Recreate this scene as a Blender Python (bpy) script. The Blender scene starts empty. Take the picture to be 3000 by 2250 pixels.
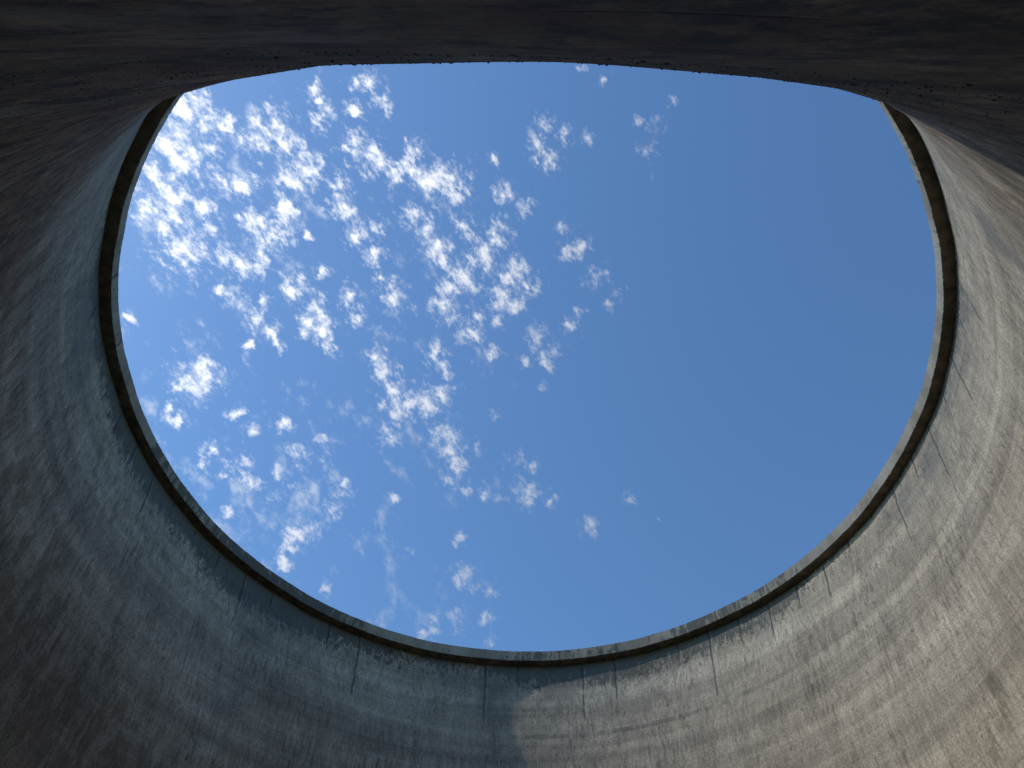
import bpy, bmesh, math, random
import numpy as np
from mathutils import Matrix, Vector

scene = bpy.context.scene
R = 30.0                                  # inner radius of the rim, metres

# ------------------------------------------------------------------ camera
cam_data = bpy.data.cameras.new("camera")
cam = bpy.data.objects.new("camera", cam_data)
scene.collection.objects.link(cam)
scene.camera = cam
cam_data.sensor_fit = 'HORIZONTAL'
cam_data.sensor_width = 36.0
cam_data.lens = 36.0 * 2259.69 / 3000.0
cam_data.clip_start = 0.02
cam_data.clip_end = 20000.0
right = Vector((0.9997976, -0.0045892, 0.0195879))
up = Vector((-0.0140691, -0.8554577, 0.5176815))
fwd = Vector((-0.0143809, 0.5178524, 0.8553491))
CAM_Z = 1.6
CAM = Vector((0.0, -1.01582 * R, CAM_Z))
m = Matrix((right, up, -fwd)).transposed().to_4x4()
m.translation = CAM
cam.matrix_world = m

# ------------------------------------------------------------------ light
SUN_AZ, SUN_EL = math.radians(266.3), math.radians(47.0)   # azimuth from +y towards +x
sun_dir = Vector((math.sin(SUN_AZ) * math.cos(SUN_EL), math.cos(SUN_AZ) * math.cos(SUN_EL), math.sin(SUN_EL)))
sd = bpy.data.lights.new("sun", 'SUN')
sd.energy = 1.85
sd.angle = math.radians(1.0)
sd.color = (1.0, 0.985, 0.96)
sun = bpy.data.objects.new("sun", sd)
scene.collection.objects.link(sun)
sun.location = (-200, 0, 300)
sun.rotation_euler = sun_dir.to_track_quat('Z', 'Y').to_euler()

scene.view_settings.view_transform = 'Standard'
scene.view_settings.look = 'None'
scene.view_settings.gamma = 1.0
scene.view_settings.exposure = 0.17

# ------------------------------------------------------------------ node helper
class NT:
    def __init__(self, tree):
        self.t = tree
    def new(self, typ, **kw):
        n = self.t.nodes.new(typ)
        for k, v in kw.items():
            setattr(n, k, v)
        return n
    def put(self, sock, v):
        if isinstance(v, bpy.types.NodeSocket):
            self.t.links.new(v, sock)
        elif v is not None:
            sock.default_value = v
    def math(self, op, a, b=None, c=None, clamp=False):
        n = self.new('ShaderNodeMath', operation=op, use_clamp=clamp)
        for i, v in enumerate((a, b, c)):
            if v is not None:
                self.put(n.inputs[i], v)
        return n.outputs[0]
    def vmath(self, op, a, b=None):
        n = self.new('ShaderNodeVectorMath', operation=op)
        self.put(n.inputs[0], a)
        if b is not None:
            self.put(n.inputs[3 if op == 'SCALE' else 1], b)
        return n.outputs['Value'] if op in ('DISTANCE', 'LENGTH', 'DOT_PRODUCT') else n.outputs['Vector']
    def noise(self, vec, scale, detail=4.0, rough=0.55, out='Fac', dist=0.0):
        n = self.new('ShaderNodeTexNoise')
        self.put(n.inputs['Vector'], vec)
        n.inputs['Scale'].default_value = scale
        n.inputs['Detail'].default_value = detail
        n.inputs['Roughness'].default_value = rough
        n.inputs['Distortion'].default_value = dist
        return n.outputs[0] if out == 'Fac' else n.outputs[1]
    def mapping(self, vec, scale=(1, 1, 1), loc=(0, 0, 0)):
        n = self.new('ShaderNodeMapping')
        self.put(n.inputs['Vector'], vec)
        n.inputs['Scale'].default_value = scale
        n.inputs['Location'].default_value = loc
        return n.outputs[0]
    def ramp(self, v, a, b, lo=0.0, hi=1.0, smooth=True):
        n = self.new('ShaderNodeMapRange', interpolation_type='SMOOTHSTEP' if smooth else 'LINEAR')
        self.put(n.inputs[0], v)
        n.inputs[1].default_value = a
        n.inputs[2].default_value = b
        n.inputs[3].default_value = lo
        n.inputs[4].default_value = hi
        return n.outputs[0]
    def mix(self, fac, a, b, blend='MIX'):
        n = self.new('ShaderNodeMix', data_type='RGBA', blend_type=blend)
        self.put(n.inputs[0], fac)
        self.put(n.inputs[6], a)
        self.put(n.inputs[7], b)
        return n.outputs[2]
    def mul(self, *a):
        r = a[0]
        for x in a[1:]:
            r = self.math('MULTIPLY', r, x)
        return r

# ------------------------------------------------------------------ sky with broken high cloud
# cloud puffs: direction x, direction y, angular radius
PUFFS = """-0.3898,0.1875,0.0157 -0.378,0.1835,0.0132 -0.405,0.2227,0.0238 -0.3932,0.2411,0.0214 -0.3684,0.2013,0.0133
-0.353,0.2124,0.0134 -0.4194,0.2801,0.024 -0.426,0.2547,0.0159 -0.4061,0.257,0.0107 -0.4025,0.3322,0.0245
-0.4172,0.3101,0.0188 -0.4338,0.2929,0.0133 -0.3816,0.2973,0.012 -0.3733,0.316,0.0099 -0.3627,0.3453,0.0111
-0.3462,0.3627,0.014 -0.3534,0.2726,0.0137 -0.3364,0.2743,0.0154 -0.3643,0.2314,0.0097 -0.3152,0.2251,0.0164
-0.2988,0.2085,0.0136 -0.2855,0.2322,0.0155 -0.2713,0.2511,0.0139 -0.2829,0.271,0.0157 -0.2616,0.2646,0.014
-0.2927,0.3065,0.0169 -0.3119,0.3281,0.0197 -0.3018,0.3343,0.0158 -0.3289,0.3134,0.0139 -0.3235,0.3604,0.0124
-0.3498,0.3953,0.0101 -0.3644,0.3881,0.0067 -0.3004,0.1984,0.0098 -0.2527,0.1731,0.0082 -0.2485,0.1858,0.0066
-0.2446,0.2037,0.0121 -0.2277,0.2798,0.0102 -0.227,0.3036,0.0143 -0.2104,0.3311,0.0115 -0.2135,0.3442,0.0087
-0.1937,0.3321,0.0104 -0.1797,0.3329,0.007 -0.1888,0.3644,0.0128 -0.2556,0.3806,0.0087 -0.2533,0.3097,0.0046
-0.2678,0.3375,0.004 -0.1835,0.3914,0.007 -0.1666,0.4164,0.0153 -0.1751,0.4026,0.0071 -0.2204,0.4099,0.0105
-0.2122,0.4316,0.0094 -0.2063,0.2311,0.014 -0.1962,0.2472,0.0158 -0.1802,0.2583,0.0114 -0.1611,0.2696,0.0126
-0.2073,0.2001,0.0083 -0.1869,0.1701,0.011 -0.177,0.1856,0.01 -0.2055,0.1696,0.0066 -0.1721,0.196,0.0073
-0.1381,0.2491,0.0103 -0.133,0.2705,0.0126 -0.119,0.2842,0.0162 -0.0962,0.2874,0.0203 -0.0877,0.3037,0.0116
-0.1425,0.3211,0.0116 -0.1342,0.3402,0.007 -0.1141,0.3571,0.0165 -0.1055,0.3735,0.0106 -0.1197,0.3353,0.0088
-0.0791,0.3308,0.0088 -0.0732,0.3499,0.0106 -0.0584,0.3745,0.0166 -0.079,0.3958,0.0208 -0.0967,0.4061,0.0148
-0.0322,0.3367,0.0129 -0.035,0.3502,0.0106 -0.1025,0.4274,0.0149 -0.0965,0.4436,0.0107 -0.0609,0.4444,0.0108
-0.0607,0.4604,0.009 -0.0197,0.3963,0.0178 -0.0284,0.4179,0.0167 -0.002,0.3908,0.0119 0.0072,0.4069,0.0119
-0.014,0.38,0.0089 -0.0133,0.4286,0.0107 -0.034,0.4447,0.009 0.0171,0.4655,0.0132 0.0324,0.481,0.0108
0.0326,0.4967,0.0072 -0.0004,0.4895,0.0072 -0.0424,0.4869,0.012 -0.1139,0.4798,0.0119 -0.1049,0.4958,0.009
-0.0785,0.4653,0.009 -0.0296,0.2933,0.0116 -0.0209,0.2879,0.007 0.0027,0.3094,0.0093 -0.0413,0.2584,0.0069
0.0101,0.2342,0.0114 0.024,0.2182,0.0085 0.0306,0.2552,0.0127 0.0192,0.2607,0.0086 0.047,0.231,0.0086
0.0754,0.2319,0.008 0.0682,0.3567,0.0118 0.0567,0.3652,0.0118 0.0442,0.3357,0.0082 0.0927,0.3934,0.0118
0.1043,0.3902,0.0071 0.0616,0.451,0.0119 0.0701,0.432,0.0071 0.1053,0.4249,0.0071 0.1195,0.4107,0.0059
0.0864,0.1653,0.0067 0.0611,0.1531,0.0055 0.1358,0.2101,0.0062 0.1553,0.2145,0.0095 0.1491,0.2461,0.0085
0.1562,0.2722,0.004 0.175,0.1879,0.0055 -0.2881,0.3929,0.0143 -0.2773,0.3863,0.0086 -0.2591,0.422,0.0145
-0.27,0.4363,0.0116 -0.251,0.4435,0.0145 -0.2428,0.4624,0.0088 -0.3276,0.4187,0.0102 -0.315,0.4382,0.0114
-0.3355,0.4502,0.0057 -0.3196,0.4045,0.0068 -0.3327,0.423,0.0079 -0.3046,0.4548,0.0069 -0.3893,0.4747,0.0195
-0.4033,0.4788,0.0122 -0.3775,0.4626,0.0084 -0.4588,0.3979,0.0064 -0.421,0.5026,0.0082 -0.4093,0.5122,0.0066
-0.3521,0.5176,0.0073 -0.3315,0.5356,0.0062 -0.1866,0.4805,0.0118 -0.1778,0.4966,0.013 -0.1688,0.5176,0.013
-0.154,0.5388,0.0166 -0.1249,0.5332,0.0179 -0.1044,0.5266,0.0131 -0.1018,0.5063,0.009 -0.1771,0.537,0.0071
-0.1706,0.5645,0.0118 -0.1006,0.5667,0.0131 -0.0971,0.5862,0.0167 -0.0849,0.601,0.0131 -0.0902,0.6195,0.0107
-0.0752,0.6292,0.0077 -0.0455,0.6346,0.0101 -0.0585,0.5875,0.006 -0.0384,0.551,0.006 -0.0306,0.637,0.0071
0.0019,0.6301,0.0119 0.0081,0.6413,0.0071 0.0377,0.6383,0.0083 -0.0105,0.6022,0.0096 0.0105,0.6067,0.0066
0.0271,0.5226,0.006 -0.298,0.5391,0.008 -0.2807,0.5745,0.0115 -0.3421,0.5745,0.0141 -0.3285,0.5927,0.0113
-0.375,0.5495,0.0089 -0.3814,0.5613,0.01 -0.3637,0.5785,0.0073 -0.301,0.5869,0.0074 -0.2817,0.6036,0.0046
-0.2993,0.6114,0.008 -0.2573,0.5618,0.0075 -0.2483,0.5817,0.0064 -0.225,0.61,0.007 -0.2271,0.6209,0.0093
-0.2345,0.633,0.0092 -0.2732,0.6479,0.0142 -0.2828,0.6563,0.0124 -0.2546,0.6511,0.0103 -0.2861,0.6735,0.0084
-0.354,0.6105,0.0056 0.0906,0.6575,0.0106 0.0935,0.6659,0.0059 0.1399,0.6289,0.0082 -0.0721,0.7084,0.0116
-0.076,0.7444,0.0103 -0.0544,0.7169,0.0081 -0.037,0.7192,0.0075 -0.0418,0.7437,0.0069 -0.0303,0.7438,0.0052
-0.11,0.7424,0.0069 -0.1149,0.7528,0.0102 -0.0353,0.7634,0.008 -0.1622,0.6327,0.0065 -0.0793,0.6774,0.007
-0.1365,0.6842,0.0035 0.1709,0.6495,0.0029 -0.2393,0.7012,0.0068"""
world = bpy.data.worlds.new("World")
scene.world = world
world.use_nodes = True
wt = world.node_tree
wt.nodes.clear()
N = NT(wt)
sky = N.new('ShaderNodeTexSky', sky_type='NISHITA')
sky.sun_disc = False
sky.sun_elevation = SUN_EL
sky.sun_rotation = SUN_AZ
sky.altitude = 100.0
sky.air_density = 1.22
sky.dust_density = 0.45
sky.ozone_density = 9.0
SKY = 0.15
bg = N.new('ShaderNodeBackground')
wt.links.new(N.mix(1.0, sky.outputs[0], (0.92, 1.02, 1.0, 1), 'MULTIPLY'), bg.inputs[0])   # the camera's white balance
bg.inputs[1].default_value = SKY
tc = N.new('ShaderNodeTexCoord')
direction = N.vmath('NORMALIZE', tc.outputs['Generated'])
warp = N.noise(direction, 34.0, 5.0, 0.6, 'Color')
warp = N.vmath('SCALE', N.vmath('SUBTRACT', warp, (0.5, 0.5, 0.5)), 0.030)
p = N.vmath('ADD', direction, warp)
# the cloudlets are combed out along one wind direction
rot = N.new('ShaderNodeVectorRotate', rotation_type='Z_AXIS')
wt.links.new(direction, rot.inputs['Vector'])
rot.inputs['Angle'].default_value = math.radians(-58.0)
combed = N.mapping(rot.outputs[0], (0.62, 1.0, 0.8))
field = None
for tok in PUFFS.split():
    x, y, r = map(float, tok.split(','))
    z = math.sqrt(max(0.0, 1 - x * x - y * y))
    d = N.vmath('DISTANCE', p, (x, y, z))
    peak = 0.80 + 4.0 * r - max(0.0, (x + 0.05)) * 0.5
    v = N.math('MULTIPLY_ADD', d, -0.74 / (r * 1.36), peak)
    field = v if field is None else N.math('SMOOTH_MAX', field, v, 0.12)
fbm = N.noise(combed, 78.0, 9.0, 0.62)
fine = N.noise(combed, 240.0, 7.0, 0.66)
f = N.math('ADD', field, N.math('MULTIPLY_ADD', fbm, 3.1, -1.55))
f = N.math('ADD', f, N.math('MULTIPLY_ADD', fine, 1.0, -0.5))
dens = N.ramp(f, 0.05, 1.25)
dens = N.math('POWER', dens, 1.15)
# faint broken wisps between and around the puffs
patch = N.noise(direction, 7.5, 3.0, 0.5)
west = N.ramp(N.vmath('DOT_PRODUCT', direction, (1.0, -0.12, 0.0)), -0.25, 0.10, 0.10, -0.16)
wisp = N.math('ADD', N.noise(combed, 44.0, 9.0, 0.62), N.math('ADD', west, N.math('MULTIPLY_ADD', patch, 0.5, -0.25)))
wisp = N.ramp(wisp, 0.63, 0.95, 0.0, 0.55)
halo = N.math('ADD', N.math('MULTIPLY_ADD', N.noise(combed, 120.0, 8.0, 0.68), 3.4, -1.7), N.math('MULTIPLY_ADD', field, 0.55, 0.10))
halo = N.ramp(halo, 0.15, 1.1, 0.0, 0.42)
dens = N.math('MAXIMUM', N.math('MAXIMUM', dens, wisp), halo)
toward = N.vmath('DOT_PRODUCT', direction, tuple(sun_dir))
opac = N.ramp(toward, 0.48, 0.92, 0.55, 1.0)
dens = N.math('MULTIPLY', dens, opac, clamp=True)
cb = N.new('ShaderNodeBackground')
cb.inputs[0].default_value = (0.97, 0.985, 1.0, 1)
N.put(cb.inputs[1], N.ramp(toward, 0.45, 0.92, 0.66, 1.25))
mixs = N.new('ShaderNodeMixShader')
N.put(mixs.inputs[0], dens)
wt.links.new(bg.outputs[0], mixs.inputs[1])
wt.links.new(cb.outputs[0], mixs.inputs[2])
wo = N.new('ShaderNodeOutputWorld')
wt.links.new(mixs.outputs[0], wo.inputs[0])

# ------------------------------------------------------------------ tower dimensions (heights above the ground)
RIM_TOP = CAM_Z + 1.67353 * R
LIP = 0.03618 * R
LIP_W = 0.02715 * R + 0.05
A_THROAT = 0.93139 * R
Z_THROAT = CAM_Z + 0.82029 * R
B_HYP = 1.75725 * R
Z_JOIN = RIM_TOP - LIP
JOINTS = 63
PHI0 = math.radians(-0.2)

def wobble(phi, z):
    return (0.030 * math.sin(9 * phi + 0.21 * z + 1.0) + 0.022 * math.sin(17 * phi - 0.37 * z)
            + 0.016 * math.sin(31 * phi + 0.9 * z + 2.2) + 0.012 * math.sin(47 * phi - 1.7 * z + 0.5))

def wall_r(z):
    t = min(1.0, max(0.0, (z - Z_JOIN + 7.0) / 7.0))
    return A_THROAT * math.sqrt(1.0 + ((z - Z_THROAT) / B_HYP) ** 2) + 0.05 * t * t * (3 - 2 * t)

# ------------------------------------------------------------------ materials
def concrete(name, kind):
    mat = bpy.data.materials.new(name)
    mat.use_nodes = True
    t = mat.node_tree
    t.nodes.clear()
    n = NT(t)
    out = n.new('ShaderNodeOutputMaterial')
    bsdf = n.new('ShaderNodeBsdfPrincipled')
    bsdf.inputs['Roughness'].default_value = 0.92
    bsdf.inputs['Specular IOR Level'].default_value = 0.25
    t.links.new(bsdf.outputs[0], out.inputs[0])
    tex = n.new('ShaderNodeTexCoord')
    P = tex.outputs['Object']
    sep = n.new('ShaderNodeSeparateXYZ')
    t.links.new(P, sep.inputs[0])
    X, Y, Z = sep.outputs
    S = n.mapping(P, (1, 1, 0.10))          # streaks run down the wall
    S2 = n.mapping(P, (1, 1, 0.22))
    big = n.noise(P, 0.09, 4, 0.55)
    med = n.noise(S2, 0.45, 6, 0.6)
    streak = n.noise(S, 1.6, 6, 0.6)
    speck = n.noise(S2, 6.0, 4, 0.7)
    grain = n.noise(P, 7.0, 6, 0.85)
    if kind == 'shell':
        uv = n.new('ShaderNodeUVMap')
        uv.uv_map = 'joints'
        sepu = n.new('ShaderNodeSeparateXYZ')
        t.links.new(uv.outputs[0], sepu.inputs[0])
        U, V = sepu.outputs[0], sepu.outputs[1]
        depth = n.math('SUBTRACT', Z_JOIN, Z)            # metres below the rim
        # base tone: grey concrete, each formwork panel slightly different
        LIFT = 1.17
        vl = n.math('DIVIDE', V, LIFT)
        cell = n.new('ShaderNodeCombineXYZ')
        n.put(cell.inputs[0], n.math('FLOOR', U))
        n.put(cell.inputs[1], n.math('FLOOR', vl))
        wn = n.new('ShaderNodeTexWhiteNoise', noise_dimensions='2D')
        t.links.new(cell.outputs[0], wn.inputs[0])
        wl = n.new('ShaderNodeTexWhiteNoise', noise_dimensions='1D')
        n.put(wl.inputs['W'], n.math('FLOOR', vl))
        col = n.mix(n.ramp(big, 0.3, 0.7), (0.335, 0.272, 0.190, 1), (0.405, 0.336, 0.238, 1))
        tone = n.math('ADD', n.math('MULTIPLY', wn.outputs[0], 0.12), n.math('MULTIPLY', wl.outputs[0], 0.12))
        tone = n.math('ADD', tone, n.ramp(med, 0.28, 0.72, 0.82, 1.04))
        tone = n.math('MULTIPLY', tone, n.ramp(streak, 0.32, 0.70, 1.06, 0.86))
        tone = n.math('MULTIPLY', tone, n.ramp(grain, 0.30, 0.70, 0.58, 1.42))
        # pale horizontal smears in wide bands
        band = n.noise(n.mapping(P, (0.022, 0.022, 0.30)), 1.0, 3, 0.5)
        tone = n.math('MULTIPLY', tone, n.ramp(band, 0.32, 0.68, 0.84, 1.15))
        ring = n.noise(n.mapping(P, (0.03, 0.03, 1.1)), 1.0, 4, 0.6)
        tone = n.math('MULTIPLY', tone, n.ramp(ring, 0.34, 0.66, 0.88, 1.13))
        hair = n.noise(n.mapping(P, (4.5, 4.5, 0.30)), 1.0, 5, 0.65)
        hm = n.ramp(n.noise(n.mapping(P, (1, 1, 0.5)), 0.25, 4, 0.6), 0.35, 0.65, 0.25, 1.0)
        tone = n.math('MULTIPLY', tone, n.math('SUBTRACT', 1.10, n.math('MULTIPLY', hm, n.ramp(hair, 0.42, 0.70, 0.0, 0.55))))
        col = n.mix(1.0, col, n.new('ShaderNodeCombineColor').outputs[0], 'MULTIPLY') if False else col
        hsv = n.new('ShaderNodeHueSaturation')
        n.put(hsv.inputs['Value'], tone)
        n.put(hsv.inputs['Color'], col)
        col = hsv.outputs[0]
        # brown and olive growth, thickest low down
        grow = n.noise(n.mapping(P, (1, 1, 0.40)), 0.75, 9, 0.74)
        damp = n.math('MULTIPLY_ADD', X, -0.026, n.math('MULTIPLY', Y, -0.028))
        damp = n.ramp(damp, -0.25, 0.75, 0.0, 1.0)
        low = n.math('ADD', n.ramp(depth, 8.0, 26.0, -0.17, 0.0), n.math('MULTIPLY', damp, 0.13))
        g = n.ramp(n.math('ADD', grow, low), 0.50, 0.60)
        hue = n.noise(P, 0.35, 3, 0.5)
        gcol = n.mix(n.ramp(hue, 0.4, 0.6), (0.11, 0.098, 0.045, 1), (0.15, 0.082, 0.05, 1))
        col = n.mix(n.math('MULTIPLY', g, 0.50), col, gcol)
        # near side, low down: pitted, rusty and slimy
        slime = n.ramp(Y, -6.0, -23.0, 0.0, 1.0)
        slime = n.mul(slime, n.ramp(depth, 10.0, 24.0), n.ramp(X, 5.0, 15.0, 1.0, 0.15))
        col = n.mix(slime, col, n.mix(1.0, col, (1.12, 0.96, 0.72, 1), 'MULTIPLY'))
        rust = n.ramp(n.noise(n.mapping(P, (1, 1, 0.6), (7, 3, 1)), 0.8, 7, 0.68), 0.47, 0.62)
        col = n.mix(n.mul(slime, rust, 0.75), col, (0.16, 0.07, 0.04, 1))
        pit = n.ramp(n.noise(P, 1.7, 8, 0.74), 0.47, 0.60)
        col = n.mix(n.mul(slime, pit, 0.78), col, (0.045, 0.042, 0.032, 1))
        chalk = n.ramp(n.noise(n.mapping(P, (1, 1, 0.8), (2, 9, 4)), 0.55, 8, 0.7), 0.58, 0.70)
        col = n.mix(n.mul(slime, chalk, 0.6), col, (0.44, 0.40, 0.32, 1))
        # small dark specks, drawn out downwards
        sp = n.ramp(speck, 0.55, 0.66)
        spm = n.ramp(n.noise(P, 0.3, 5, 0.65), 0.36, 0.62)
        col = n.mix(n.mul(sp, spm, 0.72), col, (0.06, 0.058, 0.055, 1))
        # black lichen in the splash zone right under the rim
        zone = n.math('ADD', n.ramp(depth, 0.0, 5.0, 0.32, -0.10, smooth=False), n.ramp(n.math('SUBTRACT', Y, n.math('MULTIPLY', X, 0.8)), -10.0, 26.0, -0.06, 0.07))
        lic = n.ramp(n.math('ADD', n.noise(n.mapping(P, (1, 1, 0.3)), 3.4, 7, 0.76), n.math('ADD', zone, n.math('MULTIPLY_ADD', big, 0.7, -0.35))), 0.62, 0.74)
        deepm = n.ramp(depth, 2.5, 7.0, 1.0, 0.0)
        col = n.mix(n.mul(lic, deepm, 0.80), col, (0.045, 0.047, 0.043, 1))
        # broad dark run-off patches in the upper third
        wash = n.ramp(n.math('ADD', n.noise(n.mapping(P, (1, 1, 0.45)), 0.16, 5, 0.6), n.ramp(depth, 0, 9, 0.08, -0.12)), 0.46, 0.66)
        col = n.mix(n.math('MULTIPLY', wash, 0.5), col, (0.10, 0.105, 0.10, 1))
        # vertical joints: dark drips and a pale smear beside them
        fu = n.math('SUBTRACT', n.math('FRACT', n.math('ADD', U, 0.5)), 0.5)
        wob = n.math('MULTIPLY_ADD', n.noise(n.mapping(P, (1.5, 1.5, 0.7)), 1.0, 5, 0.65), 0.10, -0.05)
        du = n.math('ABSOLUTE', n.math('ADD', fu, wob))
        jid = n.new('ShaderNodeTexWhiteNoise', noise_dimensions='1D')
        n.put(jid.inputs['W'], n.math('ROUND', U))
        jr = jid.outputs[0]
        jlen = n.math('MULTIPLY_ADD', n.math('POWER', jr, 1.6), 11.0, 0.4)
        fall = n.math('SUBTRACT', 1.0, n.math('DIVIDE', depth, jlen), clamp=True)
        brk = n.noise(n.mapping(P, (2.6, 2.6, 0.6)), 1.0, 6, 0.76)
        drip = n.mul(n.ramp(du, 0.008, 0.05, 1.0, 0.0), n.ramp(n.math('ADD', brk, n.math('MULTIPLY', fall, 0.35)), 0.52, 0.68), n.ramp(fall, 0.0, 0.35))
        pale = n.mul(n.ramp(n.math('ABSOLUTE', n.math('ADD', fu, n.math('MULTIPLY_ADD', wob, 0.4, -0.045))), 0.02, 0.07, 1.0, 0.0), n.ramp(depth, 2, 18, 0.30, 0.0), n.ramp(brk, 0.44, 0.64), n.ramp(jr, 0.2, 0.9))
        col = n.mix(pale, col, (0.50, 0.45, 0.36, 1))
        thin = n.mul(n.ramp(du, 0.004, 0.018, 1.0, 0.0), n.ramp(brk, 0.45, 0.62), 0.34)
        col = n.mix(thin, col, (0.10, 0.10, 0.095, 1))
        col = n.mix(n.math('MULTIPLY', drip, 0.68), col, (0.022, 0.023, 0.022, 1))
        # lift lines
        fv = n.math('ABSOLUTE', n.math('SUBTRACT', n.math('FRACT', n.math('ADD', vl, 0.5)), 0.5))
        lmask = n.ramp(n.noise(P, 1.2, 4, 0.7), 0.42, 0.62)
        lline = n.mul(n.ramp(fv, 0.008, 0.03, 1.0, 0.0), lmask, 0.46)
        col = n.mix(lline, col, (0.11, 0.105, 0.095, 1))
        # one darker day-joint course around the tower
        zb = CAM_Z + 1.352 * R
        course = n.ramp(n.math('ABSOLUTE', n.math('SUBTRACT', Z, zb)), 0.20, 0.29, 1.0, 0.0)
        cm = n.ramp(n.noise(n.mapping(P, (1.4, 1.4, 0.3)), 0.8, 5, 0.6), 0.36, 0.56)
        sect = n.math('MULTIPLY', n.ramp(X, -1.4, 0.2), n.ramp(X, 17.0, 27.0, 1.0, 0.2))
        col = n.mix(n.mul(course, cm, sect, 0.48), col, (0.09, 0.085, 0.07, 1))
        # moss where the wall meets the underside of the rim
        mz = n.ramp(depth, 0.15, 0.75, 1.0, 0.0)
        mm = n.ramp(n.noise(P, 1.4, 5, 0.7), 0.44, 0.62)
        col = n.mix(n.mul(mz, mm, 0.7), col, (0.13, 0.125, 0.04, 1))
        hgt = n.math('ADD', n.math('MULTIPLY', grain, 0.4), n.math('MULTIPLY', speck, 0.6))
        hgt = n.math('SUBTRACT', hgt, n.math('MULTIPLY', lline, 0.8))
        bdist = 0.05
    else:
        # rim beam
        col = n.mix(n.ramp(med, 0.3, 0.7), (0.20, 0.175, 0.135, 1), (0.33, 0.29, 0.228, 1))
        blk = n.noise(n.mapping(P, (1, 1, 0.30)), 1.9, 7, 0.74)
        col = n.mix(n.math('MULTIPLY', n.ramp(n.math('ADD', blk, n.math('ADD', n.math('MULTIPLY_ADD', big, 0.8, -0.4), n.ramp(Y, 0.0, 28.0, -0.03, 0.04))), 0.52, 0.59), 0.78), col, (0.065, 0.067, 0.062, 1))
        spk = n.ramp(n.noise(S2, 4.5, 5, 0.7), 0.58, 0.68)
        col = n.mix(n.math('MULTIPLY', spk, 0.5), col, (0.07, 0.07, 0.065, 1))
        # underside: brownish, with the shade of its down-facing side painted into the colour
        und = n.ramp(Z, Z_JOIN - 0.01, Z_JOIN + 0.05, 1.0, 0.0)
        und_shade = n.mix(n.ramp(n.noise(P, 1.1, 6, 0.7), 0.35, 0.65), (0.075, 0.057, 0.036, 1), (0.22, 0.165, 0.10, 1))
        col = n.mix(n.math('MULTIPLY', und, 0.9), col, und_shade)
        hgt = n.math('ADD', n.math('MULTIPLY', grain, 0.5), n.math('MULTIPLY', blk, 0.5))
        bdist = 0.05
    bump = n.new('ShaderNodeBump')
    bump.inputs['Strength'].default_value = 0.6
    bump.inputs['Distance'].default_value = bdist
    n.put(bump.inputs['Height'], hgt)
    t.links.new(bump.outputs[0], bsdf.inputs['Normal'])
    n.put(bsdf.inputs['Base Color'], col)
    return mat

def plain(name, c1, c2, scale):
    mat = bpy.data.materials.new(name)
    mat.use_nodes = True
    n = NT(mat.node_tree)
    bsdf = mat.node_tree.nodes['Principled BSDF']
    bsdf.inputs['Roughness'].default_value = 0.95
    tex = n.new('ShaderNodeTexCoord')
    v = n.noise(tex.outputs['Object'], scale, 7, 0.65)
    n.put(bsdf.inputs['Base Color'], n.mix(n.ramp(v, 0.3, 0.7), c1, c2))
    return mat

M_SHELL = concrete('stained_concrete', 'shell')
M_RIM = concrete('rim_concrete', 'rim')
M_CRUST = plain('dark_crust', (0.14, 0.11, 0.07, 1), (0.30, 0.245, 0.17, 1), 6.0)
M_GROUND = plain('earth_and_grass', (0.05, 0.06, 0.025, 1), (0.12, 0.10, 0.07, 1), 0.4)
M_FLOOR = plain('silted_floor', (0.06, 0.055, 0.045, 1), (0.14, 0.13, 0.11, 1), 0.7)

def mesh_object(name, verts, faces, mat, parent=None, uvs=None, smooth=True):
    me = bpy.data.meshes.new(name)
    me.from_pydata(verts, [], faces)
    me.update()
    if uvs is not None:
        layer = me.uv_layers.new(name='joints')
        layer.data.foreach_set('uv', uvs)
    me.materials.append(mat)
    me.polygons.foreach_set('use_smooth', [smooth] * len(me.polygons))
    o = bpy.data.objects.new(name, me)
    scene.collection.objects.link(o)
    if parent:
        o.parent = parent
    return o

# ------------------------------------------------------------------ ground
def disc(name, radius, z, mat, rings):
    vs, fs = [(0, 0, z)], []
    seg = 96
    for k in range(1, rings + 1):
        r = radius * (k / rings) ** 2.2
        vs += [(r * math.sin(2 * math.pi * i / seg), r * math.cos(2 * math.pi * i / seg), z) for i in range(seg)]
    for i in range(seg):
        fs.append((0, 1 + (i + 1) % seg, 1 + i))
    for k in range(rings - 1):
        for i in range(seg):
            a, b = 1 + k * seg + i, 1 + k * seg + (i + 1) % seg
            fs.append((a, b, b + seg, a + seg))
    o = mesh_object(name, vs, fs, mat)
    o['kind'] = 'structure'
    return o
disc('ground', 6000.0, 0.0, M_GROUND, 24)
disc('basin_floor', wall_r(0) - 0.15, 0.004, M_FLOOR, 10)

# ------------------------------------------------------------------ cooling tower
tower = bpy.data.objects.new('cooling_tower', None)
scene.collection.objects.link(tower)
tower['label'] = 'weathered grey concrete cooling tower, its wide round mouth open to the blue sky'
tower['category'] = 'cooling tower'

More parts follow.
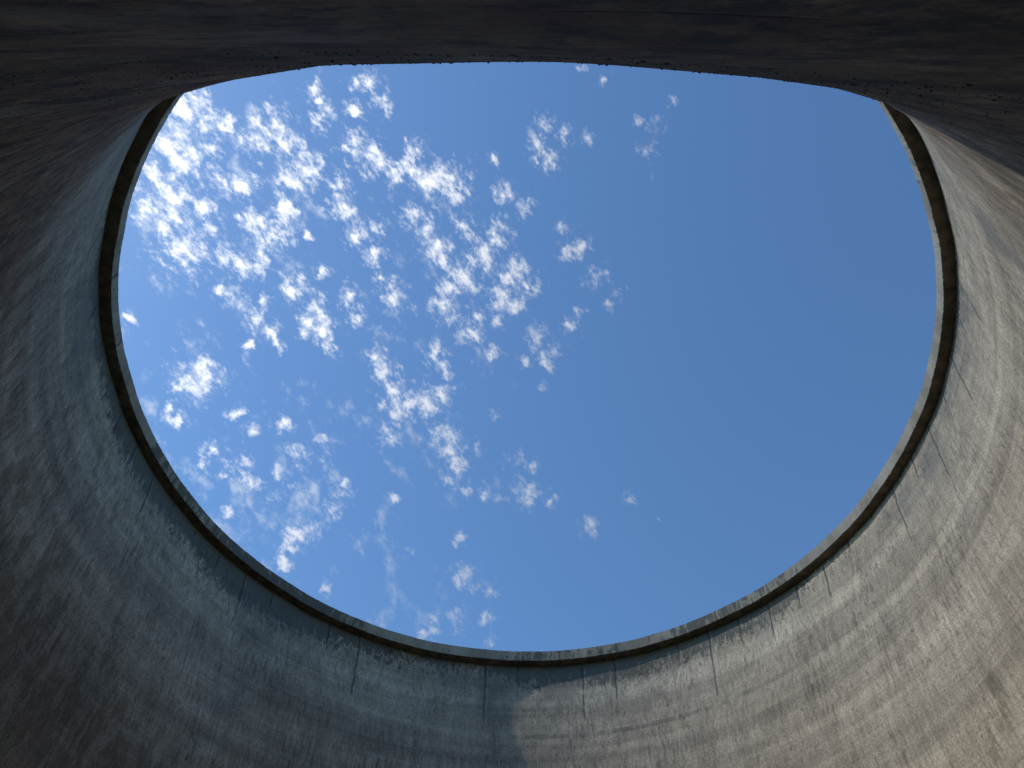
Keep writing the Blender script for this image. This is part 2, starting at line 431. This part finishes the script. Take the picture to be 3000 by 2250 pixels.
rng = np.random.default_rng(7)
SEG = JOINTS * 16
ROWS = 170
zs = np.linspace(-0.3, Z_JOIN, ROWS + 1)
phis = PHI0 + 2 * np.pi * np.arange(SEG) / SEG
verts = []
THICK = 0.45
for z in zs:
    r = wall_r(z)
    verts += [((r + wobble(f_, z)) * math.sin(f_), (r + wobble(f_, z)) * math.cos(f_), z) for f_ in phis]
n_in = len(verts)
zo = np.linspace(-0.3, Z_JOIN, 41)
for z in zo:
    r = wall_r(z) + THICK
    verts += [(r * math.sin(f_), r * math.cos(f_), z) for f_ in phis]
faces, uvs = [], []
for k in range(ROWS):
    for i in range(SEG):
        j = (i + 1) % SEG
        a, b, c, d = k * SEG + i, k * SEG + j, (k + 1) * SEG + j, (k + 1) * SEG + i
        faces.append((a, b, c, d))
        u0, u1 = i * JOINTS / SEG, (i + 1) * JOINTS / SEG
        uvs += [u0, zs[k], u1, zs[k], u1, zs[k + 1], u0, zs[k + 1]]
for k in range(40):
    for i in range(SEG):
        j = (i + 1) % SEG
        a, b, c, d = (n_in + k * SEG + i, n_in + k * SEG + j, n_in + (k + 1) * SEG + j, n_in + (k + 1) * SEG + i)
        faces.append((d, c, b, a))
        u0, u1 = i * JOINTS / SEG, (i + 1) * JOINTS / SEG
        uvs += [u0, zo[k + 1], u1, zo[k + 1], u1, zo[k], u0, zo[k]]
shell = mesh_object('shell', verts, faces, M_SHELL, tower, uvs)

# rim beam: a ring standing proud of the wall, with a walkway on top
prof = [(R, RIM_TOP - 0.02), (R - 0.01, RIM_TOP - 0.5), (R, Z_JOIN + 0.03), (R + 0.03, Z_JOIN), (R + LIP_W + THICK + 1.0, Z_JOIN),
        (R + LIP_W + THICK + 1.0, RIM_TOP), (R + 0.02, RIM_TOP)]
verts, faces = [], []
for i, f_ in enumerate(phis):
    for q, (r, z) in enumerate(prof):
        jr = (rng.normal(0, 0.010) if q in (0, 1, 2, 6) else 0) + (0.8 * wobble(f_, 50.0) if q in (0, 1, 2, 3, 6) else 0)
        jz = rng.normal(0, 0.008) if q in (0, 6, 2) else 0
        verts.append(((r + jr) * math.sin(f_), (r + jr) * math.cos(f_), z + jz))
K = len(prof)
for i in range(SEG):
    j = (i + 1) % SEG
    for q in range(K):
        q2 = (q + 1) % K
        faces.append((i * K + q, i * K + q2, j * K + q2, j * K + q))
rim = mesh_object('rim_beam', verts, faces, M_RIM, tower, None, False)
rim['label'] = 'projecting concrete rim with pale inner face and brownish underside darkened by painted-in shade'

# crust hanging on the near side of the throat
random.seed(4)
bm = bmesh.new()
bmesh.ops.create_icosphere(bm, subdivisions=1, radius=1.0)
base_v = np.array([v.co[:] for v in bm.verts])
base_f = [[v.index for v in f_.verts] for f_ in bm.faces]
bm.free()
cv, cf = [], []
for _ in range(5200):
    phi = math.pi + random.triangular(-0.36, 0.36, 0.0)
    z = random.uniform(7.0, 32.0)
    s = random.uniform(0.004, 0.008) * (1.7 if random.random() < 0.10 else 1.0)
    r = wall_r(z) + wobble(phi, z) - s * 0.1
    q = base_v * s * np.array([random.uniform(0.8, 2.2), random.uniform(0.8, 1.5), random.uniform(0.8, 2.0)])
    q = q + rng.normal(0, s * 0.15, q.shape)
    cs, sn = math.cos(-phi), math.sin(-phi)
    x, y = q[:, 0] * cs - q[:, 1] * sn + r * math.sin(phi), q[:, 0] * sn + q[:, 1] * cs + r * math.cos(phi)
    n0 = len(cv)
    cv += list(zip(x.tolist(), y.tolist(), (q[:, 2] + z).tolist()))
    cf += [[i + n0 for i in f_] for f_ in base_f]
me = bpy.data.meshes.new('mineral_crust')
me.from_pydata(cv, [], cf)
me.update()
me.materials.append(M_CRUST)
crust = bpy.data.objects.new('mineral_crust', me)
scene.collection.objects.link(crust)
crust.parent = tower
crust['kind'] = 'stuff'
